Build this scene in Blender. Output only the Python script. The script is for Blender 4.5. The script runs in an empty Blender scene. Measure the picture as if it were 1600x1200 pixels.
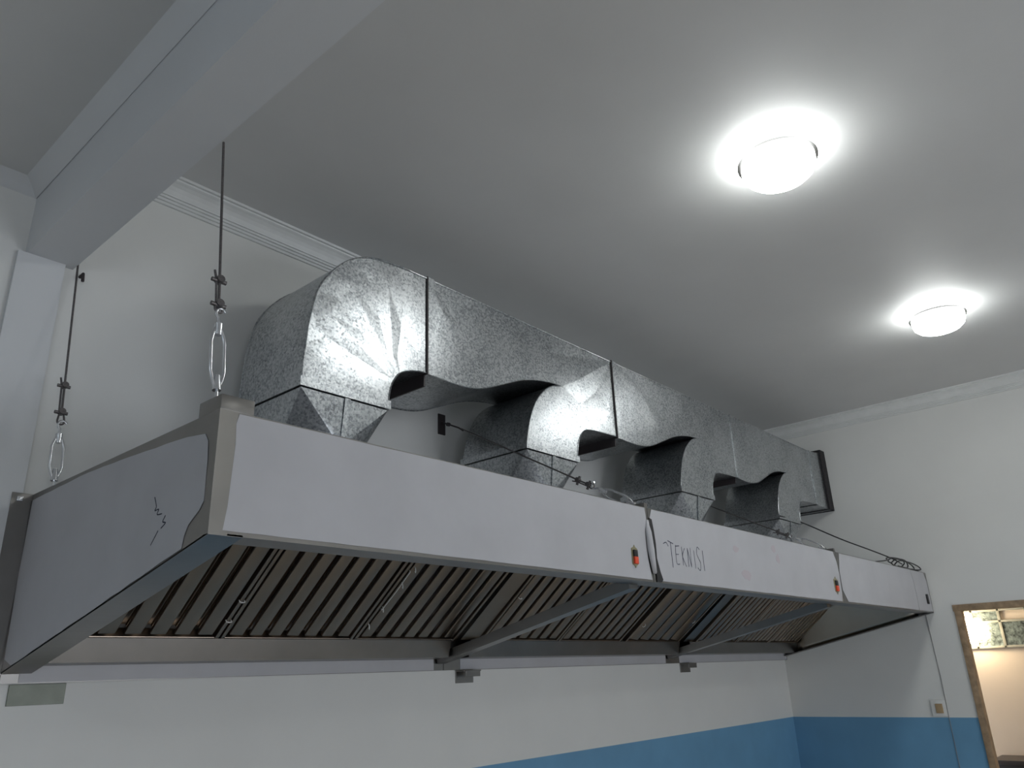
import bpy, bmesh, math, random
from mathutils import Vector, Matrix
from mathutils.geometry import delaunay_2d_cdt

random.seed(7)
C = bpy.context.scene.collection
Z0 = 2.2                      # height of the hood's top edge above the floor; z values below are relative to it
L = 5.835                     # hood length, from its left end to the right wall
YW = 0.02                     # back wall plane
ZC = 1.374                    # ceiling
ZL = 1.13                     # ceiling of the left bay

# ------------------------------------------------------------------ camera
cam_d = bpy.data.cameras.new('camera')
cam = bpy.data.objects.new('camera', cam_d); C.objects.link(cam)
yaw, pitch, roll, F = 0.8586, 0.3575, -0.0386, 1211.9
fw = Vector((math.sin(yaw) * math.cos(pitch), math.cos(yaw) * math.cos(pitch), math.sin(pitch)))
r0 = Vector((math.cos(yaw), -math.sin(yaw), 0)); u0 = r0.cross(fw)
rt = math.cos(roll) * r0 + math.sin(roll) * u0
up = -math.sin(roll) * r0 + math.cos(roll) * u0
M = Matrix((rt, up, -fw)).transposed().to_4x4()
M.translation = Vector((-0.8565, -2.8515, -0.6125 + Z0))
cam.matrix_world = M
cam_d.sensor_width = 36; cam_d.lens = F * 36 / 1600
cam_d.clip_start = 0.02; cam_d.clip_end = 60
bpy.context.scene.camera = cam

# ------------------------------------------------------------------ world, exposure
w = bpy.data.worlds.new('world'); bpy.context.scene.world = w; w.use_nodes = True
w.node_tree.nodes['Background'].inputs[0].default_value = (0.90, 0.95, 1.04, 1)
w.node_tree.nodes['Background'].inputs[1].default_value = 4.1
vs = bpy.context.scene.view_settings
vs.view_transform = 'Standard'; vs.look = 'None'; vs.exposure = 0.56; vs.gamma = 1.0
vs.use_curve_mapping = False
for xw, xe, za, zb_ in ((-3.8, -1.8, -1.1, .3), (.9, 4.1, -2.15, -.75)):   # sampling portals in the two daylight openings added behind the camera
    ld = bpy.data.lights.new('daylight_portal', 'AREA'); ld.shape = 'RECTANGLE'; ld.size = xe - xw; ld.size_y = zb_ - za
    lo = bpy.data.objects.new('daylight_portal', ld); C.objects.link(lo)
    lo.location = ((xw + xe) / 2, -6.98, Z0 + (za + zb_) / 2); lo.rotation_euler = (math.pi / 2, 0, 0); ld.cycles.is_portal = True
LAMP_W = 15.0                 # emission strength of the ceiling lamps' diffusers
LAMP_COL = (0.97, 1.0, 0.98)

# ------------------------------------------------------------------ materials
def new_mat(name):
    m = bpy.data.materials.new(name); m.use_nodes = True
    nt = m.node_tree
    return m, nt, nt.nodes['Principled BSDF']
def N(nt, typ, **kw):
    n = nt.nodes.new(typ)
    for k, v in kw.items(): setattr(n, k, v)
    return n
def coords(nt, scale=(1, 1, 1)):
    g = N(nt, 'ShaderNodeNewGeometry'); mp = N(nt, 'ShaderNodeMapping')
    nt.links.new(g.outputs['Position'], mp.inputs['Vector']); mp.inputs['Scale'].default_value = scale
    return mp.outputs['Vector']
def noise(nt, vec, scale, detail=4, rough=.55):
    n = N(nt, 'ShaderNodeTexNoise'); n.inputs['Scale'].default_value = scale
    n.inputs['Detail'].default_value = detail; n.inputs['Roughness'].default_value = rough
    nt.links.new(vec, n.inputs['Vector']); return n.outputs['Fac']
def ramp(nt, fac, stops):
    r = N(nt, 'ShaderNodeValToRGB'); e = r.color_ramp.elements
    while len(e) < len(stops): e.new(0.5)
    for el, (p, c) in zip(e, stops): el.position = p; el.color = (*c, 1) if len(c) == 3 else c
    nt.links.new(fac, r.inputs['Fac']); return r.outputs['Color']
def bump(nt, b, h, strength, dist=.01):
    n = N(nt, 'ShaderNodeBump'); n.inputs['Strength'].default_value = strength; n.inputs['Distance'].default_value = dist
    nt.links.new(h, n.inputs['Height']); nt.links.new(n.outputs['Normal'], b.inputs['Normal'])
def plain(name, col, rough=.5, metal=0., vary=.12, scale=14., bmp=0.):
    m, nt, b = new_mat(name); v = coords(nt); f = noise(nt, v, scale)
    lo = tuple(c * (1 - vary) for c in col); hi = tuple(min(1, c * (1 + vary)) for c in col)
    nt.links.new(ramp(nt, f, [(.3, lo), (.7, hi)]), b.inputs['Base Color'])
    b.inputs['Roughness'].default_value = rough; b.inputs['Metallic'].default_value = metal
    if bmp: bump(nt, b, f, bmp)
    return m
def wall_paint(name, top, low=None, zsplit=0.):
    m, nt, b = new_mat(name); v = coords(nt)
    f = noise(nt, v, 2.2, 5); c = ramp(nt, f, [(.3, tuple(x * .95 for x in top)), (.7, top)])
    if low:
        f2 = noise(nt, v, 3.1, 5); c2 = ramp(nt, f2, [(.3, tuple(x * .88 for x in low)), (.7, low)])
        sp = N(nt, 'ShaderNodeSeparateXYZ'); nt.links.new(v, sp.inputs[0])
        gt = N(nt, 'ShaderNodeMath', operation='LESS_THAN'); nt.links.new(sp.outputs['Z'], gt.inputs[0])
        gt.inputs[1].default_value = zsplit
        mx = N(nt, 'ShaderNodeMix', data_type='RGBA'); nt.links.new(gt.outputs[0], mx.inputs['Factor'])
        nt.links.new(c, mx.inputs['A']); nt.links.new(c2, mx.inputs['B']); c = mx.outputs['Result']
    nt.links.new(c, b.inputs['Base Color']); b.inputs['Roughness'].default_value = .6
    bump(nt, b, noise(nt, v, 60, 3), .08, .004)
    return m
def galvanized():
    m, nt, b = new_mat('galvanized_steel'); v = coords(nt)
    vo = N(nt, 'ShaderNodeTexVoronoi'); vo.inputs['Scale'].default_value = 120; nt.links.new(v, vo.inputs['Vector'])
    sp = N(nt, 'ShaderNodeSeparateColor'); nt.links.new(vo.outputs['Color'], sp.inputs[0])
    n1 = noise(nt, v, 4, 5, .6); n2 = noise(nt, v, 105, 5, .75)
    a = N(nt, 'ShaderNodeMath', operation='MULTIPLY_ADD'); nt.links.new(sp.outputs[0], a.inputs[0])
    a.inputs[1].default_value = .25; nt.links.new(n2, a.inputs[2])
    a2 = N(nt, 'ShaderNodeMath', operation='MULTIPLY_ADD'); nt.links.new(n1, a2.inputs[0])
    a2.inputs[1].default_value = .4; nt.links.new(a.outputs[0], a2.inputs[2])
    nt.links.new(ramp(nt, a2.outputs[0], [(.60, (.19, .20, .21)), (.74, (.36, .38, .395)), (1., (.56, .58, .59))]), b.inputs['Base Color'])
    nt.links.new(ramp(nt, a2.outputs[0], [(.55, (.42,) * 3), (.75, (.27,) * 3), (1., (.33,) * 3)]), b.inputs['Roughness'])
    b.inputs['Metallic'].default_value = .95
    bump(nt, b, n1, .15, .012)
    return m
def stainless(name='stainless_steel', col=(.25, .24, .228), rough=.33):
    m, nt, b = new_mat(name); v = coords(nt, (1, 25, 25)); f = noise(nt, v, 8, 3)
    v2 = coords(nt); g = noise(nt, v2, 5, 4)
    nt.links.new(ramp(nt, g, [(.3, tuple(x * .86 for x in col)), (.7, col)]), b.inputs['Base Color'])
    nt.links.new(ramp(nt, f, [(.3, (rough * .94,) * 3), (.7, (rough * 1.06,) * 3)]), b.inputs['Roughness'])
    b.inputs['Metallic'].default_value = 1.
    return m
def emit(name, col, s):
    m, nt, b = new_mat(name); b.inputs['Base Color'].default_value = (.9, .9, .9, 1)
    b.inputs['Emission Color'].default_value = (*col, 1); b.inputs['Emission Strength'].default_value = s
    return m

WHITE = (.735, .74, .72)
MAT = {
    'wall': wall_paint('painted_wall', WHITE, (.15, .35, .55), Z0 - 1.024),
    'ceil': wall_paint('painted_ceiling', (.64, .645, .64)),
    'beam': wall_paint('painted_beam', (.67, .685, .70)),
    'cornice': plain('cornice_plaster', (.70, .715, .71), .6, 0, .04),
    'floor': plain('floor_tile', (.60, .54, .46), .35, 0, .12, 3),
    'galv': galvanized(),
    'steel': stainless(),
    'filter': stainless('filter_steel', (.40, .33, .265), .34),
    'reflector': plain('reflector_steel', (.50, .47, .41), .30, 1., .06, 5),
    'film': plain('protective_film', (.46, .46, .482), .42, 0, .05, 5),
    'filmedge': plain('torn_film', (.014, .013, .014), .5),
    'black': plain('black_plastic', (.012, .012, .013), .45),
    'darkmetal': plain('dark_painted_steel', (.035, .028, .03), .5),
    'canvas': plain('black_canvas', (.02, .018, .02), .85, 0, .3, 60),
    'ink': plain('marker_ink', (.035, .04, .07), .6),
    'red': plain('red_indicator', (.75, .07, .02), .35),
    'brass': plain('switch_plate_metal', (.35, .32, .2), .35, .8),
    'rope': plain('wire_rope', (.16, .15, .15), .45, .8, .3, 300),
    'wirejacket': plain('wire_jacket', (.22, .22, .22), .5),
    'dullsteel': plain('dull_plate', (.24, .26, .22), .5, .3),
    'winframe': plain('window_putty', (.30, .29, .24), .6),
    'zinc': plain('zinc_plated_steel', (.72, .73, .75), .25, 1., .1, 60),
    'wood': plain('raw_wood', (.33, .23, .14), .6, 0, .3, 22, .2),
    'peach': wall_paint('warm_wall', (.70, .58, .46)),
    'plastic': plain('white_plastic', (.72, .72, .70), .4, 0, .03),
    'tan': plain('tan_switch', (.42, .30, .17), .4),
    'lamp': emit('lamp_diffuser', LAMP_COL, LAMP_W),
    'rim': plain('lamp_rim', (.016, .015, .014), .4, 0, .05),
    'warmlamp': emit('warm_lamp', (1., .84, .58), 22.),
    'glass': plain('patterned_glass', (.16, .19, .18), .18, .2, .8, 30, .6),
    'darkwood': plain('dark_cabinet', (.03, .02, .018), .4),
}

# ------------------------------------------------------------------ helpers
def V(x, y, z): return Vector((x, y, z + Z0))
def mesh_obj(name, bm, mat, parent=None, smooth=35, extra=()):
    bmesh.ops.recalc_face_normals(bm, faces=bm.faces[:])
    me = bpy.data.meshes.new(name); bm.to_mesh(me); bm.free()
    for k in (mat,) + tuple(extra): me.materials.append(MAT[k])
    if smooth:
        me.polygons.foreach_set('use_smooth', [True] * len(me.polygons))
        me.set_sharp_from_angle(angle=math.radians(smooth))
    o = bpy.data.objects.new(name, me); C.objects.link(o)
    if parent: o.parent = parent; o.matrix_parent_inverse = Matrix.Translation(-parent.location)
    return o
def tag(o, label, cat, group=None, kind=None):
    o['label'] = label; o['category'] = cat
    if group: o['group'] = group
    if kind: o['kind'] = kind
    return o
def thing(name, label, cat, loc, group=None, kind=None):
    o = bpy.data.objects.new(name, None); C.objects.link(o); o.location = loc; o.empty_display_size = .05
    return tag(o, label, cat, group, kind)
def box(bm, x0, x1, y0, y1, z0, z1):
    vs_ = [bm.verts.new(V(x, y, z)) for x in (x0, x1) for y in (y0, y1) for z in (z0, z1)]
    for f in ((0, 1, 3, 2), (4, 6, 7, 5), (0, 4, 5, 1), (2, 3, 7, 6), (0, 2, 6, 4), (1, 5, 7, 3)):
        bm.faces.new([vs_[i] for i in f])
def boxes(*bs):
    bm = bmesh.new()
    for b in bs: box(bm, *b)
    return bm
def bevel(bm, r=.003, seg=2):
    bmesh.ops.bevel(bm, geom=bm.edges[:], offset=r, segments=seg, affect='EDGES', profile=.6)
    return bm
def prism(bm, pts, off):
    """closed polygon pts (Vectors) extruded by the vector off"""
    a = [bm.verts.new(p) for p in pts]; b = [bm.verts.new(p + off) for p in pts]
    n = len(a)
    bm.faces.new(a); bm.faces.new(b[::-1])
    for i in range(n): bm.faces.new([a[i], a[(i + 1) % n], b[(i + 1) % n], b[i]])
    return bm
def sweep(bm, pts, r, seg=8, closed=False):
    pts = [Vector(p) for p in pts]; n = len(pts); rings = []
    prev = None
    for i, p in enumerate(pts):
        if closed: t = (pts[(i + 1) % n] - pts[i - 1])
        else: t = pts[min(i + 1, n - 1)] - pts[max(i - 1, 0)]
        t.normalize()
        if prev is None:
            a = Vector((0, 0, 1)) if abs(t.z) < .9 else Vector((1, 0, 0))
            nrm = t.cross(a).normalized()
        else: nrm = (prev - t * prev.dot(t)).normalized()
        prev = nrm; bn = t.cross(nrm)
        rr = r[i] if isinstance(r, (list, tuple)) else r
        rings.append([bm.verts.new(p + rr * (math.cos(2 * math.pi * k / seg) * nrm + math.sin(2 * math.pi * k / seg) * bn)) for k in range(seg)])
    m = n if closed else n - 1
    for i in range(m):
        A, B = rings[i], rings[(i + 1) % n]
        for k in range(seg): bm.faces.new([A[k], A[(k + 1) % seg], B[(k + 1) % seg], B[k]])
    if not closed: bm.faces.new(rings[0]); bm.faces.new(rings[-1][::-1])
    return bm
def spline(pts, n=6):
    """Catmull-Rom through 2-D points"""
    out = []
    P = [pts[0]] + list(pts) + [pts[-1]]
    for i in range(1, len(P) - 2):
        for k in range(n):
            t = k / n; q = []
            for d in range(len(pts[0])):
                a, b, c, e = P[i - 1][d], P[i][d], P[i + 1][d], P[i + 2][d]
                q.append(.5 * (2 * b + (c - a) * t + (2 * a - 5 * b + 4 * c - e) * t * t + (3 * b - a - 3 * c + e) * t ** 3))
            out.append(tuple(q))
    out.append(tuple(pts[-1])); return out
def copy_tree(o, parent=None):
    c = o.copy(); C.objects.link(c); c.parent = parent
    for ch in list(o.children): copy_tree(ch, c)
    return c

# ------------------------------------------------------------------ the setting
def struct(name, bm, mat, label, cat, smooth=0):
    return tag(mesh_obj(name, bm, mat, None, smooth), label, cat, None, 'structure')
YF, XL = -7.0, -5.0
struct('floor', boxes((XL, L, YF, YW, -Z0 - .1, -Z0)), 'floor', 'brownish tiled kitchen floor below the hood', 'floor')
struct('wall_back', boxes((XL, L + .15, YW, YW + .15, -Z0, 1.6)), 'wall',
       'white back wall with blue lower paint behind the hood and duct', 'wall')
DY0, DY1, DZ = -1.345, -2.30, -.262
struct('wall_right', boxes((L, L + .07, DY0, YW, -Z0, 1.6), (L, L + .07, DY1, DY0, DZ, 1.6), (L, L + .07, YF, DY1, -Z0, 1.6)), 'wall',
       'white right wall with blue lower paint and a doorway', 'wall')
struct('wall_left', boxes((XL - .15, XL, YF, YW, -Z0, 1.6)), 'wall', 'far left wall of the left bay, out of frame', 'wall')
WIN = ((-3.8, -1.8, -1.1, .3), (.9, 4.1, -2.15, -.75))  # both openings are added, to let soft daylight in from behind the camera
bs = [(XL, L, YF - .15, YF, .3, 1.6), (XL, -3.8, YF - .15, YF, -Z0, .3), (-3.8, -1.8, YF - .15, YF, -Z0, -1.1), (-1.8, .9, YF - .15, YF, -Z0, .3),
      (.9, 4.1, YF - .15, YF, -.75, .3), (4.1, L, YF - .15, YF, -Z0, .3), (.9, 4.1, YF - .15, YF, -Z0, -2.15)]
struct('wall_front', boxes(*bs), 'wall', 'wall behind the camera with two openings added for daylight, out of frame', 'wall')
for nm, lb, (xw, xe, za, zb_) in zip(('window_2', 'door_2'), ('open window added behind the camera in the left bay as unseen daylight source', 'wide open doorway added behind the camera as unseen daylight source'), WIN):
    wn = thing(nm, lb, nm[:-2], V(xw, YF, za), None, 'structure')
    mesh_obj('frame', boxes((xw, xe, YF - .12, YF - .04, za, za + .04), (xw, xe, YF - .12, YF - .04, zb_ - .05, zb_), *[(xq - .025, xq + .025, YF - .12, YF - .04, za + .04, zb_ - .05) for xq in (xw + .03, (xw + xe) / 2, xe - .03)]), 'wood', wn, 0)
struct('ceiling', boxes((.0, L + .15, YF, YW, ZC, ZC + .1)), 'ceil', 'flat grey-white ceiling carrying the round lamps', 'ceiling')
struct('ceiling_lower', boxes((XL, -.15, YF, YW, ZL, ZL + .1)), 'ceil', 'lower ceiling of the bay left of the beam', 'ceiling')
bm = bmesh.new()
prism(bm, [V(-.158, YW, .85), V(.002, YW, .85), V(.012, YF, .85), V(-.182, YF, .85)], Vector((0, 0, .72)))
struct('ceiling_beam', bm, 'beam', 'wide plastered beam crossing the ceiling at the upper left', 'beam')
struct('wall_column', boxes((-.185, -.03, -.002, YW, -Z0, .85)), 'beam', 'shallow white column under the beam at the left', 'column')
# cornices: (out from the wall, down from the ceiling)
cp = [(0, 0), (.092, 0), (.092, -.012), (.080, -.012), (.080, -.02), (.068, -.026), (.055, -.036), (.044, -.050), (.036, -.066),
      (.036, -.073), (.028, -.073), (.028, -.083), (.019, -.083), (.019, -.094), (.010, -.094), (.010, -.106), (0, -.106)]
bm = bmesh.new(); prism(bm, [V(.0, YW - a, ZC + b) for a, b in cp], Vector((L, 0, 0)))
struct('trim_1', bm, 'cornice', 'white stepped cornice between back wall and ceiling', 'cornice')
bm = bmesh.new(); prism(bm, [V(L - a, YW, ZC + b) for a, b in cp], Vector((0, YF - YW, 0)))
struct('trim_2', bm, 'cornice', 'white stepped cornice between right wall and ceiling', 'cornice')
cs = [(0, 0), (.055, 0), (.045, -.008), (.03, -.022), (.018, -.036), (.008, -.052), (0, -.06)]
bm = bmesh.new(); prism(bm, [V(-.16 - a, YW, ZL + b * .8) for a, b in cs], Vector((-.02, YF - YW, 0)))
struct('trim_3', bm, 'beam', 'cornice along the left face of the beam', 'cornice', 40)
bm = bmesh.new(); prism(bm, [V(XL, YW - a, ZL + b * .8) for a, b in cs], Vector((-XL - .16, 0, 0)))
struct('trim_4', bm, 'beam', 'cornice along the back wall left of the beam', 'cornice', 40)

# doorway in the right wall
d = thing('door_1', 'rough brown wooden frame of the doorway in the right wall', 'door frame', V(L, DY0, -Z0), None, 'structure')
mesh_obj('jamb', bevel(boxes((L - .012, L + .075, DY0 - .04, DY0 + .004, -Z0, DZ))), 'wood', d)
mesh_obj('jamb', bevel(boxes((L - .012, L + .075, DY1 - .004, DY1 + .04, -Z0, DZ))), 'wood', d)
mesh_obj('lintel', bevel(boxes((L - .014, L + .077, DY1 - .01, DY0 + .01, DZ - .034, DZ + .012))), 'wood', d)
# room beyond the doorway
RX = L + 2.0
bm = boxes((RX, RX + .12, -4.5, .9, -Z0, .9), (L + .07, RX, .8, .9, -Z0, .9), (L + .07, RX, -4.6, -4.5, -Z0, .9))
struct('wall_beyond', bm, 'peach', 'warm peach wall of the room beyond the doorway', 'wall')
struct('floor_beyond', boxes((L + .07, RX, -4.5, .8, -Z0 - .1, -Z0)), 'floor', 'floor of the room beyond the doorway', 'floor')
struct('ceiling_beyond', boxes((L + .07, RX, -4.5, .8, .6, .7)), 'ceil', 'ceiling of the room beyond the doorway', 'ceiling')
wd = thing('window_1', 'row of dark patterned glass panes seen high through the doorway', 'window', V(RX, -1.2, -.52), None, 'structure')
mesh_obj('window_frame', bevel(boxes((RX - .03, RX, -2.1, -.80, -.55, -.53), (RX - .03, RX, -2.1, -.80, -.325, -.305),
         (RX - .03, RX, -2.1, -.80, -.225, -.20),
         *[(RX - .03, RX, y - .012, y + .012, -.55, -.2) for y in (-.81, -1.03, -1.255, -1.48, -1.70, -1.92)])), 'winframe', wd)
for y0, y1, z0, z1 in [(-1.02, -.82, -.53, -.325), (-1.245, -1.04, -.53, -.325), (-1.47, -1.265, -.53, -.325), (-1.69, -1.49, -.53, -.325),
                       (-1.91, -1.71, -.53, -.325), (-1.245, -1.04, -.305, -.225)]:
    mesh_obj('pane', boxes((RX - .018, RX - .004, y0, y1, z0, z1)), 'glass', wd)
t = thing('cabinet', 'dark low cabinet against the peach wall beyond the doorway', 'cabinet', V(RX - .3, -1.6, -Z0))
mesh_obj('body', bevel(boxes((RX - .42, RX - .005, -2.1, -1.03, -Z0, -1.49))), 'darkwood', t)
mesh_obj('top', bevel(boxes((RX - .45, RX - .003, -2.13, -1.01, -1.49, -1.455))), 'darkwood', t)
for k in range(2):
    dr = mesh_obj('door', bevel(boxes((RX - .437, RX - .42, -1.56 - k * .53, -1.05 - k * .53, -Z0 + .06, -1.52))), 'darkwood', t)
    mesh_obj('handle', bevel(boxes((RX - .455, RX - .437, -1.50 - k * .17, -1.48 - k * .17, -1.8, -1.66))), 'zinc', dr)

def lathe(bm, prof, c, seg=40):
    rings = []
    for r, z in prof:
        if r < 1e-5: rings.append([bm.verts.new(c + Vector((0, 0, z)))])
        else: rings.append([bm.verts.new(c + Vector((r * math.cos(2 * math.pi * k / seg), r * math.sin(2 * math.pi * k / seg), z))) for k in range(seg)])
    for A, B in zip(rings, rings[1:]):
        for k in range(seg):
            f = [A[k % len(A)], A[(k + 1) % len(A)], B[(k + 1) % len(B)], B[k % len(B)]]
            f = list(dict.fromkeys(f))
            if len(f) > 2: bm.faces.new(f)
    return bm
def ceiling_lamp(x, y, zc, label, col=None, s=1.):
    t = thing('ceiling_lamp', label, 'lamp', V(x, y, zc), 'round ceiling lamps')
    c = V(x, y, zc)
    mesh_obj('rim', lathe(bmesh.new(), [(.146, -.036), (.160, -.036), (.161, -.047), (.146, -.048)], c), 'rim', t)
    sk = mesh_obj('skirt', lathe(bmesh.new(), [(.195, 0), (.192, -.012), (.18, -.028), (.160, -.036), (.146, -.037)], c), 'lamp', t, 80)
    o = mesh_obj('diffuser', lathe(bmesh.new(), [(.146, -.036), (.147, -.06), (.146, -.078), (.138, -.10), (.118, -.119), (.085, -.132), (.04, -.139), (0, -.141)], c), 'lamp', t, 80)
    if col or s != 1.:
        MAT['lamp_x'] = emit('lamp_diffuser_cool', col or LAMP_COL, LAMP_W * s); o.data.materials[0] = MAT['lamp_x']; sk.data.materials[0] = MAT['lamp_x']
    return t
ceiling_lamp(1.925, -1.945, ZC, 'larger looking lit round ceiling lamp, upper one nearer the camera')
ceiling_lamp(4.12, -2.0, ZC, 'smaller looking lit round ceiling lamp, farther one towards the right wall')
ceiling_lamp(1.9, -5.6, ZC, 'lit round ceiling lamp behind the camera, out of frame')
ceiling_lamp(4.3, -5.6, ZC, 'lit round ceiling lamp behind the camera near the right wall, out of frame')
ceiling_lamp(-2.4, -2.2, ZL, 'cool white fill lamp added on the ceiling left of the beam, out of frame', (.78, .90, 1.), .6)  # unseen lamp, added to give the left side its cool light
# wall lamp in the room beyond
t = thing('wall_lamp', 'glowing round lamp seen through the doorway beside the patterned glass', 'lamp', V(RX - .03, -1.0, -.385))
bm = bmesh.new(); lathe(bm, [(0, 0), (.075, 0), (.075, .02), (0, .02)], Vector((0, 0, 0)), 24)
bm.transform(Matrix.Translation(V(RX - .03, -1.0, -.385)) @ Matrix.Rotation(-math.pi / 2, 4, 'Y')); mesh_obj('base', bm, 'plastic', t)
bm = bmesh.new(); bmesh.ops.create_uvsphere(bm, u_segments=24, v_segments=14, radius=.115)
bm.transform(Matrix.Translation(V(RX - .13, -1.0, -.385))); mesh_obj('globe', bm, 'warmlamp', t, 80)
t = thing('ceiling_lamp', 'warm lit ceiling lamp of the room beyond the doorway', 'lamp', V(L + 1.1, -1.7, .6))
mesh_obj('base', lathe(bmesh.new(), [(0, 0), (.16, 0), (.165, -.03), (0, -.03)], V(L + 1.1, -1.7, .6)), 'plastic', t)
mesh_obj('diffuser', lathe(bmesh.new(), [(.145, -.03), (.13, -.06), (.08, -.09), (0, -.1)], V(L + 1.1, -1.7, .6)), 'warmlamp', t, 80)

# switch on the right wall
t = thing('light_switch', 'small white switch with tan rocker on the right wall above the blue paint', 'switch', V(L - .005, -1.09, -.96))
mesh_obj('plate', bevel(boxes((L - .012, L, -1.145, -1.045, -1.015, -.905))), 'plastic', t)
mesh_obj('rocker', bevel(boxes((L - .018, L - .011, -1.125, -1.075, -.995, -.93))), 'tan', t)
# thin wire down the right wall
bm = sweep(bmesh.new(), [V(L - .004, -1.14, -.30), V(L - .004, -1.145, -.5), V(L - .004, -1.152, -.75), V(L - .004, -1.149, -1.0), V(L - .004, -1.15, -1.36), V(L - .004, -1.15, -Z0)], .0022, 6)
tag(mesh_obj('wall_wire', bm, 'wirejacket'), 'thin grey wire running down the right wall from the hood corner', 'wire')

# ------------------------------------------------------------------ hood units
D = 1.2; HF = .295; HB = .585
SL = math.radians(38.0)     # slope of the filter bank
FL = .61                      # length along the slope
FO = Vector((0, -.108, -.452))
def zs(y): return -HF - (HB - .028 - HF) / D * (y + D)      # bottom slope
def film(parent, outline, axis, at, mat='film', th=.0012, jit=.0, name='protective_film'):
    """outline 2-D; axis 'y' -> (x,z) on plane y=at facing -y; axis 'x' -> (y,z) on plane x=at facing -x"""
    bm = bmesh.new(); out = []
    for i, (a, b) in enumerate(outline):
        n2 = outline[(i + 1) % len(outline)]; ln = math.dist((a, b), n2); k = max(1, int(ln / .05)) if jit else 1
        for q in range(k):
            tt = q / k; j = random.uniform(-jit, jit) if q else 0
            dx, dz = (n2[0] - a) / (ln + 1e-9), (n2[1] - b) / (ln + 1e-9)
            out.append((a + (n2[0] - a) * tt - dz * j, b + (n2[1] - b) * tt + dx * j))
    if axis == 'y': prism(bm, [V(a, at, b) for a, b in out], Vector((0, -th, 0)))
    else: prism(bm, [V(at, a, b) for a, b in out], Vector((-th, 0, 0)))
    return mesh_obj(name, bm, mat, parent, 0)
def hood_unit(label, xa, xb, left=False, right=False):
    t = thing('exhaust_hood', label, 'exhaust hood', V((xa + xb) / 2, -.6, -HB), 'stainless hood units in a row')
    e = .0015
    # folded front: face, bottom lip, top return
    th = .004
    P = [(-D, 0), (-D, -HF), (-D + .10, -HF), (-D + .10, -HF + .02), (-D + .10 - th, -HF + .02), (-D + .10 - th, -HF + th), (-D + th, -HF + th), (-D + th, -th), (-D + .05, -th), (-D + .05, 0)]
    fp = mesh_obj('front_panel', prism(bmesh.new(), [V(xa + e, y, z) for y, z in P], Vector((xb - xa - 2 * e, 0, 0))), 'steel', t, 0)
    mesh_obj('top_plate', boxes((xa + e, xb - e, -D + .05, -.002, -.024, -.02)), 'film', t, 0)
    mesh_obj('back_panel', boxes((xa + e, xb - e, -.003, .012, -HB, -.0)), 'steel', t, 0)
    ga, gb = (xa + .012 if left else xa + .07), (xb - .012 if right else xb - .065)
    G = [(-.004, -.535), (-.105, -.53), (-.125, -.456), (-.119, -.450), (-.100, -.524), (-.004, -.529)]
    gu = mesh_obj('grease_gutter', prism(bmesh.new(), [V(ga, y, z) for y, z in G], Vector((gb - ga, 0, 0))), 'steel', t, 0)
    film(t, [(ga + .04, -HB + .002), (gb, -HB + .002), (gb, -.53), (ga + .04, -.53)], 'y', -.0035, name='film_strip')
    if left:
        side = [(-D, 0), (-D, -HF), (0, zs(0)), (0, 0)]
        sp = mesh_obj('side_panel', prism(bmesh.new(), [V(xa, y, z) for y, z in side], Vector((.004, 0, 0))), 'steel', t, 0)
        mesh_obj('side_flange', prism(bmesh.new(), [V(xa, y, zs(y) - .001) for y in (-D, 0)] + [V(xa, y, zs(y) + .004) for y in (0, -D)], Vector((.085, 0, 0))), 'steel', t, 0)
        mesh_obj('wall_tab', boxes((xa - .062, xa - .0005, -.006, -.0025, -.56, .0)), 'steel', t, 0)
        mesh_obj('bolt', bevel(boxes((xa - .048, xa - .03, -.014, -.006, -.028, -.012)), .002), 'zinc', t)
        mesh_obj('corner_cap', bevel(boxes((xa, xa + .088, -D, -D + .105, .0, .038)), .002), 'steel', t)
        # corner post edge
        mesh_obj('corner_angle', boxes((xa - .0015, xa + .045, -D - .0015, -D, -HF, 0), (xa - .0015, xa, -D, -D + .03, -HF, 0)), 'steel', t, 0)
        f2 = film(t, [(-.012, -.021), (-.45, -.012), (-.829, -.026), (-1.05, -.038), (-1.142, -.05), (-1.158, -.07), (-1.165, -.12), (-1.168, -.215), (-1.15, -.235), (-1.105, -.262), (-1.09, -.285), (-1.084, zs(-1.084) + .006),
                      (-.085, zs(-.085) + .004), (-.02, -.515), (-.006, -.26)], 'x', xa - .0005, jit=.0014)
        strokes(f2, [[(-.915, -.165), (-.93, -.19), (-.925, -.2), (-.945, -.2), (-.94, -.212), (-.965, -.214)], [(-.985, -.222), (-.975, -.235), (-.99, -.24), (-.97, -.25)], [(-.955, -.255), (-.94, -.27), (-.925, -.285)]], lambda a, b: V(xa - .0019, a, b), Vector((-1, 0, 0)), .003)
    else:
        bx0, bx1 = xa - .055, xa + .012
        br = bmesh.new(); rg = [[br.verts.new(V(x_, y, zs(y) + dz)) for x_, dz in ((bx0, .042), (bx0 + .007, 0), (bx1, 0), (bx1, .042))] for y in (-D + .085, -.01)]
        for k in range(4): br.faces.new([rg[0][k], rg[0][(k + 1) % 4], rg[1][(k + 1) % 4], rg[1][k]])
        br.faces.new(rg[0]); br.faces.new(rg[1][::-1])
        mesh_obj('joint_flange', br, 'steel', t, 0)
        dp = prism(bmesh.new(), [V(xa + .012, FO.y - v_ * math.cos(SL), FO.z + v_ * math.sin(SL) + n_) for v_, n_ in ((-.0, 0), (.61, 0), (.61, .003), (0, .003))], Vector((.115, 0, 0)))
        mesh_obj('divider_plate', dp, 'filter', t, 0)
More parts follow.
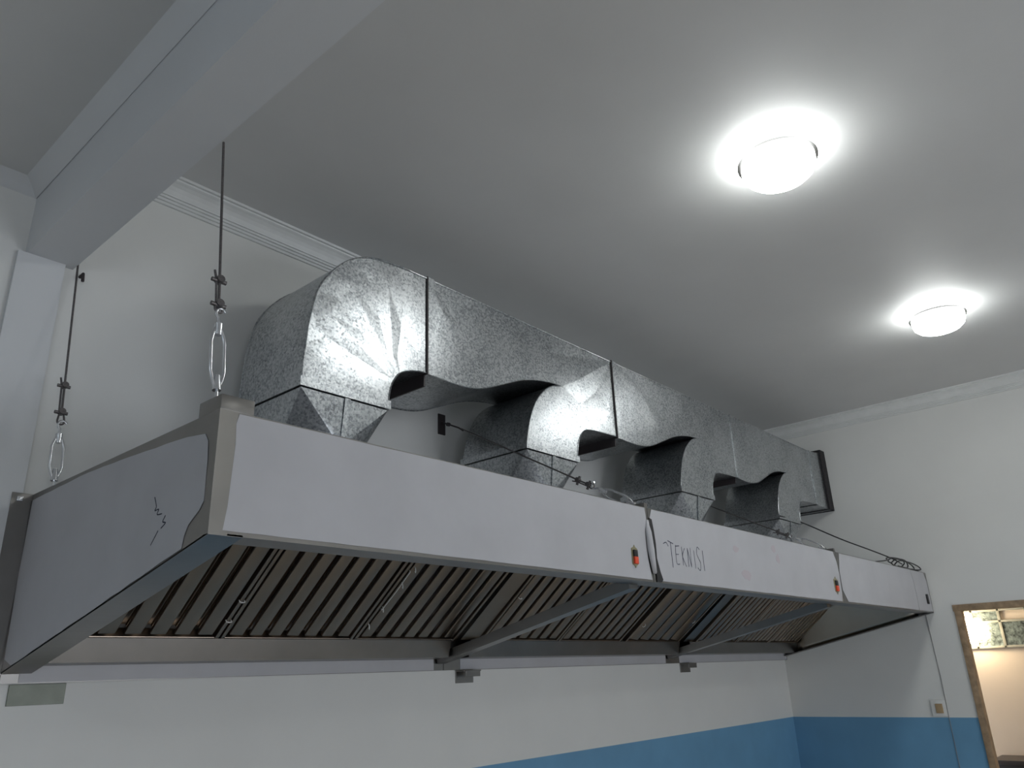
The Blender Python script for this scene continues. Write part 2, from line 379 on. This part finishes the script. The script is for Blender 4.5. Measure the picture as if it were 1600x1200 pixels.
    if right:
        side = [(-D, 0), (-D, -HF), (0, zs(0)), (0, 0)]
        bm = bmesh.new(); gr = []
        for y in [-D + .11 + k * .1 for k in range(11)]:
            gr.append([bm.verts.new(V(xb - .012 - (.05 * h_ + .35 * h_ * h_), y, zs(y) + .005 + h_)) for h_ in [q * .3 * min(1, (.29 - zs(y) * .0) / .3) / 8 for q in range(9)] ])
        for A, B in zip(gr, gr[1:]):
            for k in range(8): bm.faces.new([A[k], A[k + 1], B[k + 1], B[k]])
        o_ = mesh_obj('added_reflector', bm, 'reflector', t, 60); o_.modifiers.new('thick', 'SOLIDIFY').thickness = .0015  # added plate, curved to reflect the floor as a bright gradient
        mesh_obj('side_panel', prism(bmesh.new(), [V(xb - .006, y, z) for y, z in side], Vector((.004, 0, 0))), 'steel', t, 0)
        mesh_obj('side_flange', prism(bmesh.new(), [V(xb - .06, y, zs(y) - .001) for y in (-D, 0)] + [V(xb - .06, y, zs(y) + .004) for y in (0, -D)], Vector((.057, 0, 0))), 'steel', t, 0)
    return t, fp
def strokes(parent, lines, fn, nrm, wd, name='handwriting'):
    bm = bmesh.new()
    for ln in lines:
        ln = spline(ln, 4) if len(ln) > 2 else ln
        pts = [fn(a, b) for a, b in ln]
        for p, q in zip(pts, pts[1:]):
            dv = (q - p)
            if dv.length < 1e-6: continue
            s = dv.normalized().cross(nrm) * wd * .5 * random.uniform(.7, 1.1); e = dv.normalized() * wd * .3
            prism(bm, [p - s - e, q - s + e, q + s + e, p + s - e], nrm * .0004)
    return mesh_obj(name, bm, 'ink', parent, 0)
def rocker(parent, x, z, h=.08, wd=.042, red=True):
    r = mesh_obj('rocker_switch', bevel(prism(bmesh.new(), [V(x + a * wd, -D - .001, z + b * h) for a, b in
        ((-.5, .36), (-.32, .42), (-.12, .43), (0, .56), (.12, .43), (.32, .42), (.5, .36), (.5, -.36), (.32, -.42), (.12, -.43), (0, -.56), (-.12, -.43), (-.32, -.42), (-.5, -.36))], Vector((0, -.004, 0))), .001, 1), 'brass', parent)
    mesh_obj('rocker', bevel(boxes((x - wd * .3, x + wd * .3, -D - .011, -D - .004, z - h * .02, z + h * .3)), .001), 'black', r)
    mesh_obj('indicator', bevel(boxes((x - wd * .3, x + wd * .3, -D - .012, -D - .004, z - h * .36, z - h * .02)), .001), 'red' if red else 'black', r)
    return r

XJ1, XJ2 = 1.865, 3.95
h1, fp1 = hood_unit('left stainless hood unit with white film side panel and steel corner', 0, XJ1, left=True)
film(h1, [(.049, -.004), (.043, -.03), (.046, -.08), (.043, -.151), (.04, -.227), (.033, -.284), (XJ1 - .012, -.287), (XJ1 - .018, -.26), (XJ1 - .03, -.2), (XJ1 - .032, -.12), (XJ1 - .015, -.05), (XJ1 - .022, -.003)], 'y', -D - .0005, jit=.0006)
rocker(h1, 1.738, -.205)
h2, fp2 = hood_unit('middle hood unit with handwriting and faint red smudges on its film', XJ1, XJ2)
f2 = film(h2, [(XJ1 + .03, -.003), (XJ1 + .008, -.045), (XJ1 + .035, -.12), (XJ1 + .036, -.2), (XJ1 + .06, -.27), (XJ1 + .065, -.287), (XJ2 - .03, -.287), (XJ2 - .012, -.235), (XJ2 - .004, -.13), (XJ2 - .012, -.06), (XJ2 - .05, -.003)], 'y', -D - .0005, jit=.0006)
rocker(h2, 3.86, -.20, .09, .06)
h3, fp3 = hood_unit('right hood unit meeting the right wall, coiled wire lying on top', XJ2, L - .004, right=True)
film(h3, [(XJ2 + .05, -.004), (XJ2 + .03, -.06), (XJ2 + .008, -.12), (XJ2 + .008, -.22), (XJ2 + .07, -.285), (5.455, -.287), (5.462, -.2), (5.455, -.08), (5.425, -.004)], 'y', -D - .0005, jit=.0006)
film(h3, [(5.43, -.004), (5.462, -.08), (5.469, -.2), (5.463, -.287), (L - .02, -.287), (L - .03, -.06), (L - .07, -.004)], 'y', -D - .0005)
mesh_obj('rocker_switch', bevel(boxes((5.70, 5.735, -D - .012, -D - .001, -.235, -.165)), .002), 'black', h3)
# torn film flap at the first joint
bm = prism(bmesh.new(), [V(a, -D - .0012, b) for a, b in ((XJ1 + .004, -.04), (XJ1 + .022, -.045), (XJ1 + .03, -.09), (XJ1 + .036, -.14), (XJ1 + .034, -.2), (XJ1 + .05, -.25), (XJ1 + .066, -.282), (XJ1 + .055, -.292),
    (XJ1 + .02, -.292), (XJ1 + .02, -.25), (XJ1 + .0, -.2), (XJ1 - .004, -.14), (XJ1 - .002, -.09))], Vector((0, -.003, 0)))
mesh_obj('torn_film_flap', bm, 'filmedge', h2, 0)
bm = bmesh.new()
fl = [(-.012, -.05, -.02, .0), (-.034, -.10, -.012, .012), (-.034, -.17, -.01, .018), (-.02, -.225, -.004, .014), (-.006, -.262, .004, .0)]
rows = []
for dx, z, dx2, bl in fl:
    rows.append([bm.verts.new(V(XJ1 + a, -D - .003 - bl * s, z)) for a, s in ((dx, .15), ((dx * .6 + dx2 * .4), 1.), (dx2 + .012, .7), (dx2 + .022, .1))])
for A, B in zip(rows, rows[1:]):
    for k in range(3): bm.faces.new([A[k], A[k + 1], B[k + 1], B[k]])
o = mesh_obj('curled_film', bm, 'film', h1, 80); md = o.modifiers.new('thick', 'SOLIDIFY'); md.thickness = .0008
# TEKNISI handwriting
GL = {'T': [[(0, 1), (.9, .9)], [(.45, .95), (.5, -.25)]],
      'E': [[(.15, 1), (.05, .5), (.1, 0), (.6, -.02)], [(.1, .95), (.8, 1.0)], [(.1, .5), (.6, .52)]],
      'K': [[(.1, 1), (.15, 0)], [(.7, .95), (.15, .5), (.75, -.05)]],
      'N': [[(.05, 0), (.1, .95)], [(.1, .95), (.6, 0)], [(.6, 0), (.65, 1)]],
      'I': [[(.3, 1), (.35, 0)]],
      'S': [[(.75, .95), (.35, 1.05), (.1, .75), (.4, .5), (.7, .3), (.5, -.05), (.05, .05)]]}
lines = []; x = 2.00
for ch, wd, s in (('T', .05, .085), ('E', .048, .075), ('K', .045, .075), ('N', .05, .08), ('I', .024, .075), ('S', .048, .09), ('I', .028, .085)):
    zb = -.205 - (x - 2.0) * .06
    for ln in GL[ch]: lines.append([(x + a * wd * .9, zb + b * s) for a, b in ln])
    x += wd * 1.06
lines.append([(1.962, -.135), (1.985, -.128), (2.0, -.142)])
strokes(f2, lines, lambda a, b: V(a, -D - .0019, b), Vector((0, -1, 0)), .0035)
# marker smudges on the film
bm = bmesh.new()
m_, nt_, b_ = new_mat('pink_smudge'); MAT['smudge'] = m_
b_.inputs['Base Color'].default_value = (.47, .42, .45, 1); b_.inputs['Roughness'].default_value = .5
for cx, cz, rx, rz in ((2.62, -.10, .04, .02), (2.70, -.215, .06, .03), (3.05, -.06, .03, .025), (3.09, -.11, .025, .03)):
    bm = bmesh.new()
    prism(bm, [V(cx + rx * math.cos(a) * random.uniform(.6, 1), -D - .0018, cz + rz * math.sin(a) * random.uniform(.6, 1)) for a in [k * math.pi / 8 for k in range(16)]], Vector((0, -.0003, 0)))
    mesh_obj('smudge', bm, 'smudge', f2, 0)

# ------------------------------------------------------------------ baffle filters
def fpt(x, v, n):             # v up the slope towards the room, n outward (down, into the room)
    return V(x, FO.y - v * math.cos(SL) - n * math.sin(SL) , FO.z + v * math.sin(SL) - n * math.cos(SL))
slat_cache = {}
def slat_mesh(wd, name, mat, dep=.014, open_up=True, r=.006):
    key = (round(wd, 4), name)
    if key in slat_cache: return slat_cache[key]
    th = .0016; s = 1 if open_up else -1
    prof = []
    for a in (0, 30, 60, 90): prof.append((-wd / 2 + r - r * math.cos(math.radians(a)), s * (dep - r + r * math.sin(math.radians(a)))))
    outer = [(-wd / 2, 0)] + prof + [(-p, q) for p, q in prof[::-1]] + [(wd / 2, 0)]
    inner = [(p * (1 - 2 * th / wd), q - s * th if q else 0) for p, q in outer]
    bm = bmesh.new(); pts = [(p, q) for p, q in outer] + [(p, q) for p, q in inner[::-1]]
    A = [bm.verts.new(Vector((p, 0, -q))) for p, q in pts]; B = [bm.verts.new(Vector((p, FL - .04, -q))) for p, q in pts]
    n = len(A)
    for i in range(n): bm.faces.new([A[i], A[(i + 1) % n], B[(i + 1) % n], B[i]])
    m = len(outer)
    for R in (A, B):
        for i in range(m - 1): bm.faces.new([R[i], R[i + 1], R[n - 2 - i], R[n - 1 - i]])
    bmesh.ops.recalc_face_normals(bm, faces=bm.faces[:])
    me = bpy.data.meshes.new(name); bm.to_mesh(me); bm.free(); me.materials.append(MAT[mat])
    me.polygons.foreach_set('use_smooth', [True] * len(me.polygons)); me.set_sharp_from_angle(angle=math.radians(35))
    slat_cache[key] = me; return me
def lbox(bm, x0, x1, v0, v1, n0, n1):
    vs_ = [bm.verts.new(Vector((x, v, -n))) for x in (x0, x1) for v in (v0, v1) for n in (n0, n1)]
    for f in ((0, 1, 3, 2), (4, 6, 7, 5), (0, 4, 5, 1), (2, 3, 7, 6), (0, 2, 6, 4), (1, 5, 7, 3)): bm.faces.new([vs_[i] for i in f])
def baffle(xa, xb, nsl, label, tilt=0., roll_=0., clips=()):
    wd = xb - xa
    t = thing('baffle_filter', label, 'grease filter', V((xa + xb) / 2, FO.y, FO.z), 'baffle filters under the hood')
    # local: x along the hood, y up the slope, z out of the hood's inside (negative is towards the room)
    t.rotation_euler = Matrix((Vector((1, 0, 0)), Vector((0, -math.cos(SL + tilt), math.sin(SL + tilt))), Vector((0, -math.sin(SL + tilt), -math.cos(SL + tilt))) * -1)).transposed().to_euler()
    mat3 = Matrix((Vector((1, 0, 0)), Vector((0, -math.cos(SL + tilt), math.sin(SL + tilt))), Vector((1, 0, 0)).cross(Vector((0, -math.cos(SL + tilt), math.sin(SL + tilt)))))).transposed()
    t.rotation_euler = mat3.to_euler()
    # z axis = x cross y points (0,-sin,-cos): towards the room, so 'n' outward is +z
    def put(name, me, loc=(0, 0, 0), rot=0.):
        o = bpy.data.objects.new(name, me); C.objects.link(o); o.parent = t; o.location = loc; o.rotation_euler = (0, rot, 0); return o
    bm = bmesh.new(); fw_ = .016
    for b in ((-wd / 2 + .002, -wd / 2 + fw_, 0, FL, -.03, .012), (wd / 2 - fw_, wd / 2 - .002, 0, FL, -.03, .012),
              (-wd / 2 + fw_, wd / 2 - fw_, 0, .012, -.03, .010), (-wd / 2 + fw_, wd / 2 - fw_, FL - .012, FL, -.03, .010)):
        lbox(bm, b[0], b[1], b[2], b[3], -b[5], -b[4])
    bevel(bm, .002, 1)
    bmesh.ops.recalc_face_normals(bm, faces=bm.faces[:])
    me = bpy.data.meshes.new('frame'); bm.to_mesh(me); bm.free(); me.materials.append(MAT['filter']); put('frame', me)
    pitch_ = (wd - 2 * fw_) / nsl; sw = pitch_ * .66
    fm = slat_mesh(sw, 'slat', 'filter', .012, False, .004)
    rm = slat_mesh(pitch_ * .62, 'rear_slat', 'filter', .012, True, .004)
    for k in range(nsl):
        xc = -wd / 2 + fw_ + (k + .5) * pitch_
        put('slat', fm, (xc, .026, -.003), random.uniform(-.035, .035) + roll_)
        if k: put('rear_slat', rm, (xc - pitch_ / 2, .026, -.022))
    for (px, pv, ln, ang) in clips:
        bm = bmesh.new(); a = Vector((px - ln / 2 * math.cos(ang), pv - ln / 2 * math.sin(ang), .016)); b = Vector((px + ln / 2 * math.cos(ang), pv + ln / 2 * math.sin(ang), .016))
        sweep(bm, [a + Vector((0, 0, -.008)), a, (a + b) / 2 + Vector((0, 0, .003)), b, b + Vector((0, 0, -.008))], .0022, 6)
        bmesh.ops.recalc_face_normals(bm, faces=bm.faces[:])
        me = bpy.data.meshes.new('clip'); bm.to_mesh(me); bm.free(); me.materials.append(MAT['plastic']); put('clip', me)
    return t
baffle(.10, .640, 6, 'baffle filter nearest the left end, below the steel corner', 0, 0, ((.262, .10, .02, 0), (.262, .2, .02, 0)))
baffle(.645, 1.235, 7, 'second baffle filter from the left end of the hood', .006, 0, ())
baffle(1.24, 1.83, 7, 'third baffle filter from the left, marked by a long bright film sliver', -.004, 0, ((-.27, .09, .035, 2.2), (-.262, .19, .03, 2.2), (-.255, .33, .03, 2.2), (-.27, .3, .22, 1.57), (-.25, .42, .03, 2.2)))
baffle(2.00, 2.60, 7, 'fourth baffle filter, just right of the first slanted joint flange', .01, 0, ((-.26, .3, .02, 0),))
baffle(2.605, 3.20, 7, 'fifth baffle filter, behind the upper end of the first slanted flange', 0, .02)
baffle(3.25, 3.88, 5, 'pale bluish baffle filter just left of the second joint', -.01, -.12, ((-.27, .15, .02, 1.2), (.26, .2, .02, 1.2)))
baffle(4.10, 4.69, 8, 'dark brownish baffle filter just right of the second joint', .0, .02)
baffle(4.70, 5.24, 8, 'next to last baffle filter, crossed by the second slanted flange', .0, 0)
baffle(5.25, 5.80, 8, 'last baffle filter next to the right wall', .004, .0)

# wall brackets below the hood's back edge
def bracket(x0, x1, z0, z1, dep, label, shelf=True, mat='steel'):
    t = thing('wall_bracket', label, 'bracket', V((x0 + x1) / 2, YW, z0))
    mesh_obj('plate', bevel(boxes((x0, x1, YW - .006, YW, z0, z1)), .001, 1), mat, t)
    if shelf: mesh_obj('shelf', bevel(boxes((x0, x1, YW - dep, YW - .006, z1 - .006, z1)), .001, 1), 'steel', t); mesh_obj('lip', bevel(boxes((x0 + .01, x1 - .01, YW - dep - .004, YW - dep, z1 - .03, z1)), .001, 1), 'steel', t)
bracket(.035, .2, -.65, -.588, .02, 'flat dull steel plate on the wall under the hood left end', False, 'dullsteel')
bracket(1.965, 2.085, -.645, -.587, .06, 'shiny steel wall bracket under the first hood joint')
bracket(4.10, 4.23, -.645, -.587, .06, 'steel wall bracket under the second hood joint')

# ------------------------------------------------------------------ duct
YA, YB = -.60, -.178
ZT, ZBm, ZD = 1.03, .585, .375
duct = thing('exhaust_duct', 'long galvanized sheet metal duct with four drops above the hood', 'duct', V(2.9, -.39, ZD))
def shell(name, prof, parent, crumple=.003, step=.16, seed=1, fan=None):
    rnd = random.Random(seed); bm = bmesh.new(); n = len(prof)
    for i in range(n):
        a, b = prof[i], prof[(i + 1) % n]
        if math.dist(a, b) < 1e-5: continue
        bm.faces.new([bm.verts.new(V(a[0], YA, a[1])), bm.verts.new(V(b[0], YA, b[1])), bm.verts.new(V(b[0], YB, b[1])), bm.verts.new(V(a[0], YB, a[1]))])
    bmesh.ops.remove_doubles(bm, verts=bm.verts[:], dist=1e-5)
    xs = [p[0] for p in prof]; zs_ = [p[1] for p in prof]
    def inside(x, z):
        c = False
        for i in range(n):
            (x1, z1), (x2, z2) = prof[i], prof[i - 1]
            if (z1 > z) != (z2 > z) and x < (x2 - x1) * (z - z1) / (z2 - z1) + x1: c = not c
        return c
    def edge_d(x, z): return min(math.dist((x, z), p) for p in prof)
    pts = []; x = min(xs) + step / 2
    while x < max(xs):
        z = min(zs_) + step / 2
        while z < max(zs_):
            px, pz = x + rnd.uniform(-.4, .4) * step, z + rnd.uniform(-.4, .4) * step
            if inside(px, pz) and edge_d(px, pz) > step * .35: pts.append((px, pz))
            z += step
        x += step
    offs = {}
    if fan:                    # hammered radial creases spreading from the throat
        pts = []
        for k, (hx, hz) in enumerate(fan[1]):
            for q, am in ((.22, .35), (.5, 1.), (.8, .8)):
                p_ = (fan[0][0] + (hx - fan[0][0]) * q, fan[0][1] + (hz - fan[0][1]) * q)
                if inside(*p_): offs[n + len(pts)] = crumple * am * (1 if k % 2 else -1) * rnd.uniform(.6, 1.1); pts.append(p_)
    for y, cr in ((YA, crumple), (YB, 0)):
        allp = [Vector(p) for p in prof] + ([Vector(p) for p in pts] if cr else [])
        vv, ee, ff, *_ = delaunay_2d_cdt(allp, [], [list(range(n))], 1, 1e-6)
        bv = [bm.verts.new(V(p.x, y + ((offs.get(i, 0) if fan else rnd.uniform(-cr, cr)) if i >= n and cr else 0), p.y)) for i, p in enumerate(vv)]
        for f in ff: bm.faces.new([bv[i] for i in f])
    bmesh.ops.remove_doubles(bm, verts=bm.verts[:], dist=1e-5)
    o = mesh_obj(name, bm, 'galv', parent, 0)
    me = o.data
    # smooth the rolled side walls, keep the creased front in facets
    for p in me.polygons: p.use_smooth = abs(p.normal.y) < .5
    me.set_sharp_from_angle(angle=math.radians(30))
    for e in me.edges:
        ys = [me.vertices[i].co.y for i in e.vertices]
        if all(y < YA + .02 for y in ys): e.use_edge_sharp = True
    return o
def seam(parent, pts, y, r=.004, name='lock_seam'):
    return mesh_obj(name, sweep(bmesh.new(), [V(a, y, b) for a, b in pts], r, 6), 'galv', parent, 60)
def ring_frame(name, x0, x1, z0, z1, parent, g=.009, y0=YA, y1=YB, mat='galv'):
    bm = boxes((x0 - g, x1 + g, y0 - g, y0, z0, z1), (x0 - g, x1 + g, y1, y1 + g, z0, z1), (x0 - g, x0, y0, y1, z0, z1), (x1, x1 + g, y0, y1, z0, z1))
    return mesh_obj(name, bm, mat, parent, 0)
def transition(xl, xr, parent, seed):
    """square to round, then a round collar down to the hood"""
    xc, yc = (xl + xr) / 2, (YA + YB) / 2; r = .194; zt, zb = ZD - .004, .225
    bm = bmesh.new(); nq = 8
    cor = [(xl, YA), (xr, YA), (xr, YB), (xl, YB)]
    cv = [bm.verts.new(V(x, y, zt)) for x, y in cor]
    circ = [bm.verts.new(V(xc + r * math.cos(a), yc + r * math.sin(a), zb)) for a in [math.radians(-180 + 90 * k / nq) for k in range(4 * nq)]]
    low = [bm.verts.new(V(xc + r * math.cos(a), yc + r * math.sin(a), -.019)) for a in [math.radians(-180 + 90 * k / nq) for k in range(4 * nq)]]
    for q in range(4):                      # corner q spans the quarter from -180+90q
        for k in range(nq): bm.faces.new([cv[q], circ[(q * nq + k) % (4 * nq)], circ[(q * nq + k + 1) % (4 * nq)]])
        bm.faces.new([cv[q], circ[((q + 1) * nq) % (4 * nq)], cv[(q + 1) % 4]])
    o = mesh_obj('square_to_round', bm_copy_lower(bm, circ, low, nq), 'galv', parent, 12)
    yf = yc - r
    seam(o, [(xc, zt)], YA) if False else None
    p0, p1 = V(xc + .004, YA - .001, zt), V(xc + .004, yf - .001, zb)
    sd = prism(bmesh.new(), [p0 + Vector((-.012, -.001, 0)), p0 + Vector((.012, -.001, 0)), p1 + Vector((.012, -.001, 0)), p1 + Vector((-.012, -.001, 0))], Vector((0, -.004, .002)))
    mesh_obj('lap_seam', sd, 'galv', o, 0)
    bm = lathe(bmesh.new(), [(r, zb - .02), (r + .006, zb - .018), (r + .006, zb - .002), (r, zb)], V(xc, yc, 0), 32); mesh_obj('bead', bm, 'galv', o, 50)
    return o
def bm_copy_lower(bm, circ, low, nq):
    n = 4 * nq
    for k in range(n): bm.faces.new([circ[k], circ[(k + 1) % n], low[(k + 1) % n], low[k]])
    return bm

def throat(xr, x1): return spline([(xr, ZD), (xr + .005, .43), (xr + .02, .49), (xr + .06, .545), (xr + .13, .573), (x1, ZBm)], 4)
S1, S2, S3, S4 = 1.205, 2.615, 4.055, 5.48
drops = [(.603, 1.0), (1.84, 2.235), (3.265, 3.665), (4.665, 5.06)]
# first elbow
heel = spline([(.603, ZD), (.606, .48), (.618, .638), (.66, .80), (.77, .939), (.89, 1.005), (1.04, 1.027), (S1, ZT)], 5)
prof = heel + throat(1.0, S1)[::-1]
el = shell('elbow', prof, duct, .0022, .15, 3, ((1.03, .50), [(.605, .50), (.612, .62), (.632, .74), (.68, .84), (.765, .93), (.87, .995), (.98, 1.02), (1.1, 1.025)]))
seam(el, heel, YA - .002, .0045); seam(el, heel, YB, .0045)
seam(el, throat(1.0, S1), YA - .001, .003)
ring_frame('flange', .603, 1.0, ZD, ZD + .035, el)
transition(.603, 1.0, duct, 1)
# tees
def tee(x0, x1, xl, xr, seed):
    k = (xl - x0) / .635
    s = spline([(x0, ZBm), (x0 + .12 * k, .576), (x0 + .24 * k, .581), (x0 + .35 * k, .603), (x0 + .49 * k, .66), (x0 + .63 * k, .716), (x0 + .78 * k, .750), (xl + .31, .764)], 4)
    hl = spline([(xl + .31, .764), (xl + .20, .733), (xl + .10, .65), (xl + .04, .545), (xl + .005, .43), (xl, ZD)], 4)
    thr = throat(xr, x1)
    prof = [(x0, ZT), *s, *hl[1:], *thr, (x1, ZT)]
    o = shell('branch_section', prof, duct, .0028, .2, seed)
    seam(o, [(x0, ZT), (x1, ZT)], YA - .001, .0042)
    seam(o, s, YA - .001, .003); seam(o, hl, YA - .001, .0035); seam(o, thr, YA - .001, .003)
    seam(o, s, YB, .004)
    ring_frame('flange', xl, xr, ZD, ZD + .03, o)
    transition(xl, xr, duct, seed)
    return o
tee(S1, S2, *drops[1], 11); tee(S2, S3, *drops[2], 12); tee(S3, S4, *drops[3], 15)
def slip(x, wd, mat, name, g=.007):
    bm = boxes((x - wd / 2, x + wd / 2, YA - g, YA, ZBm - g, ZT + g), (x - wd / 2, x + wd / 2, YB, YB + g, ZBm - g, ZT + g),
               (x - wd / 2, x + wd / 2, YA, YB, ZT, ZT + g), (x - wd / 2, x + wd / 2, YA, YB, ZBm - g, ZBm))
    return mesh_obj(name, bm, mat, duct, 0)
for x in (S1, S2, S3): slip(x + .022, .034, 'galv', 'drive_slip')
for x in (S1, S2): slip(x, .006, 'darkmetal', 'gasket', .008)
for x, hh in ((S1, .058), (S2, .05), (S3, .04)): mesh_obj('hanging_flange', boxes((x - .004, x + .004, YA + .012, YB - .01, ZBm - hh, ZBm)), 'darkmetal', duct, 0)
slip(S4, .02, 'galv', 'drive_slip')
bm = bmesh.new()
end = [(S4 + .01, YA, ZT), (L, YA + .01, ZT + .05), (L, YA + .01, ZBm - .005), (S4 + .01, YA, ZBm)]
a = [bm.verts.new(V(*p)) for p in end]; b = [bm.verts.new(V(x, YB - (y - YA), z)) for x, y, z in end]
for i in (0, 2): bm.faces.new([a[i], a[(i + 1) % 4], b[(i + 1) % 4], b[i]])
bm.faces.new(a); bm.faces.new(b)
mesh_obj('end_section', bm, 'galv', duct, 0)
ring_frame('end_collar', L - .09, L - .002, ZBm - .01, ZT + .06, duct, .008, YA, YB, 'canvas')

# ------------------------------------------------------------------ suspension cables and stays
def lerp(a, b, t): return a + (b - a) * t
def rig(name, label, P0, P1, tb=(.05, .25), clamps=(.33, .42), cat='cable', hook_dir=None, group='wire ropes with turnbuckles'):
    """P0 lower fixing, P1 upper fixing; distances in metres from P0"""
    t = thing(name, label, cat, P0, group)
    dv = (P1 - P0); ln = dv.length; d_ = dv / ln
    s_ = d_.cross(Vector((0, 1, 0)) if abs(d_.y) < .8 else Vector((1, 0, 0))).normalized(); n_ = d_.cross(s_)
    at = lambda q, a=0., b=0.: P0 + d_ * q + s_ * a + n_ * b
    # lower eye rod
    mesh_obj('eye_bolt', sweep(bmesh.new(), [at(0), at(tb[0] + .02)], .004, 8), 'zinc', t)
    # turnbuckle: two bowed rods and two end nuts
    m0, m1 = tb; k = (m1 - m0)
    tbp = sweep(bmesh.new(), [at(m0 + k * q, .018 * wq) for q, wq in ((0, .35), (.12, .75), (.25, 1), (.75, 1), (.88, .75), (1, .35))], .0045, 8)
    sweep(tbp, [at(m0 + k * q, -.018 * wq) for q, wq in ((0, .35), (.12, .75), (.25, 1), (.75, 1), (.88, .75), (1, .35))], .0045, 8)
    sweep(tbp, [at(m0 - .012), at(m0 + .028)], [.011, .008], 10); sweep(tbp, [at(m1 - .02), at(m1 + .012)], [.008, .011], 10)
    mesh_obj('turnbuckle', tbp, 'zinc', t, 50)
    hp = [at(m1)] + [at(m1 + .02)] + [at(m1 + .045 + .016 * math.sin(a), .014 * math.cos(a) - .007) for a in [math.radians(-60 + 30 * q) for q in range(8)]]
    mesh_obj('hook', sweep(bmesh.new(), hp, .0042, 8), 'zinc', t, 60)
    c0 = m1 + .045
    loop = [at(clamps[0] + .0, .006)] + [at(c0 + .014 - .012 * math.sin(a), .011 * math.cos(a), .0) for a in [math.radians(-10 + 25 * q) for q in range(9)]] + [at(clamps[0] + .0, -.006)]
    mesh_obj('thimble_loop', sweep(bmesh.new(), loop, .0032, 6), 'rope', t, 60)
    mesh_obj('wire_rope', sweep(bmesh.new(), [at(clamps[0] - .004, -.0), at(clamps[1]), P1], .0038, 8), 'rope', t, 60)
    mesh_obj('rope_tail', sweep(bmesh.new(), [at(clamps[0] - .004, .008), at(clamps[1], .009), at(clamps[1] + .03, .014)], .0032, 6), 'rope', t, 60)
    for c in clamps:
        bmc = sweep(bmesh.new(), [at(c, -.018), at(c, .022)], .006, 8); sweep(bmc, [at(c + .004, -.0, -.010), at(c + .004, .0, .010)], .011, 10)
        mesh_obj('rope_clamp', bmc, 'rope', t, 50)
    return t
rig('suspension_cable', 'suspension cable rising from the steel corner cap to the beam', V(.01, -1.155, .038), V(.016, -1.03, .86), (.035, .20), (.27, .345))
rig('suspension_cable', 'suspension cable at the hood back left corner, near the column', V(.004, -.165, .0), V(.004, -.02, .86), (.03, .17), (.26, .36))
rig('stay_cable', 'stay cable with turnbuckle hooked on the first hood joint', V(1.862, -1.175, .005), V(1.82, -.19, .562), (.045, .205), (.28, .34))
rig('stay_cable', 'stay cable with turnbuckle hooked on the second hood joint', V(3.95, -1.175, .005), V(3.93, -.19, .53), (.045, .205), (.28, .34))
for xa, z, lb in ((1.878, .646, 'black wall plate with eye rod seen below the duct'), (3.95, .62, 'black wall plate with eye rod hidden behind the third drop')):
    t = thing('anchor_plate', lb, 'wall plate', V(xa, YW, z))
    mesh_obj('plate', bevel(boxes((xa - .025, xa + .025, YW - .008, YW, z - .056, z + .056)), .001, 1), 'darkmetal', t)
    P1 = V(1.82 if xa < 3 else 3.93, -.19, .562 if xa < 3 else .53)
    mesh_obj('eye_rod', sweep(bmesh.new(), [V(xa, YW - .006, z + .012), P1 + Vector((0, .02, .01)), P1 + Vector((0, -.012, -.012))], .0045, 8), 'darkmetal', t)
    mesh_obj('nut', sweep(bmesh.new(), [V(xa - .012, YW - .06, z - .015), V(xa - .012, YW - .075, z - .02)], .011, 6), 'darkmetal', t, 0)
# hook hardware at the joints on the hood's top edge
for x, lb in ((XJ1, h2), (XJ2, h3)):
    mesh_obj('cable_lug', bevel(boxes((x - .012, x + .012, -D + .004, -D + .05, 0, .022)), .002), 'steel', lb)
# bolt stub beside the rear suspension cable
bm = sweep(bmesh.new(), [V(.03, YW, .83), V(.03, YW - .03, .832), V(.03, YW - .036, .80)], .006, 8)
tag(mesh_obj('wall_hook', bm, 'darkmetal'), 'small black hook on the wall beneath the beam', 'hook')

# loose black wire from the last drop to a coil on the right hood unit
pts = spline([(4.66, -.612, .392), (5.07, -.615, .385), (5.10, -.85, .24), (5.13, -1.05, .13), (5.16, -1.17, .06), (5.3, -1.19, .03)], 6)
tag(mesh_obj('loose_wire', sweep(bmesh.new(), [V(*p) for p in pts], .0045, 6), 'black', None, 60), 'thin black wire running from the last duct drop down to the coil', 'wire')
rnd = random.Random(5); pts = [(4.80, -1.165, .012)]
for k in range(4):
    c = 5.22 + .1 * k
    for a in range(0, 360, 40):
        pts.append((c + (.20 + .03 * k) * -math.cos(math.radians(a)), -1.172 + .012 * math.sin(math.radians(a * 2 + k * 70)), .036 + .03 * math.sin(math.radians(a)) + rnd.uniform(-.004, .004)))
pts += [(5.72, -1.17, .012), (5.78, -1.165, .01)]
tag(mesh_obj('wire_coil', sweep(bmesh.new(), [V(*p) for p in spline(pts, 4)], .0045, 6), 'black', None, 60), 'tangled coil of black wire on top of the right hood unit', 'wire coil')
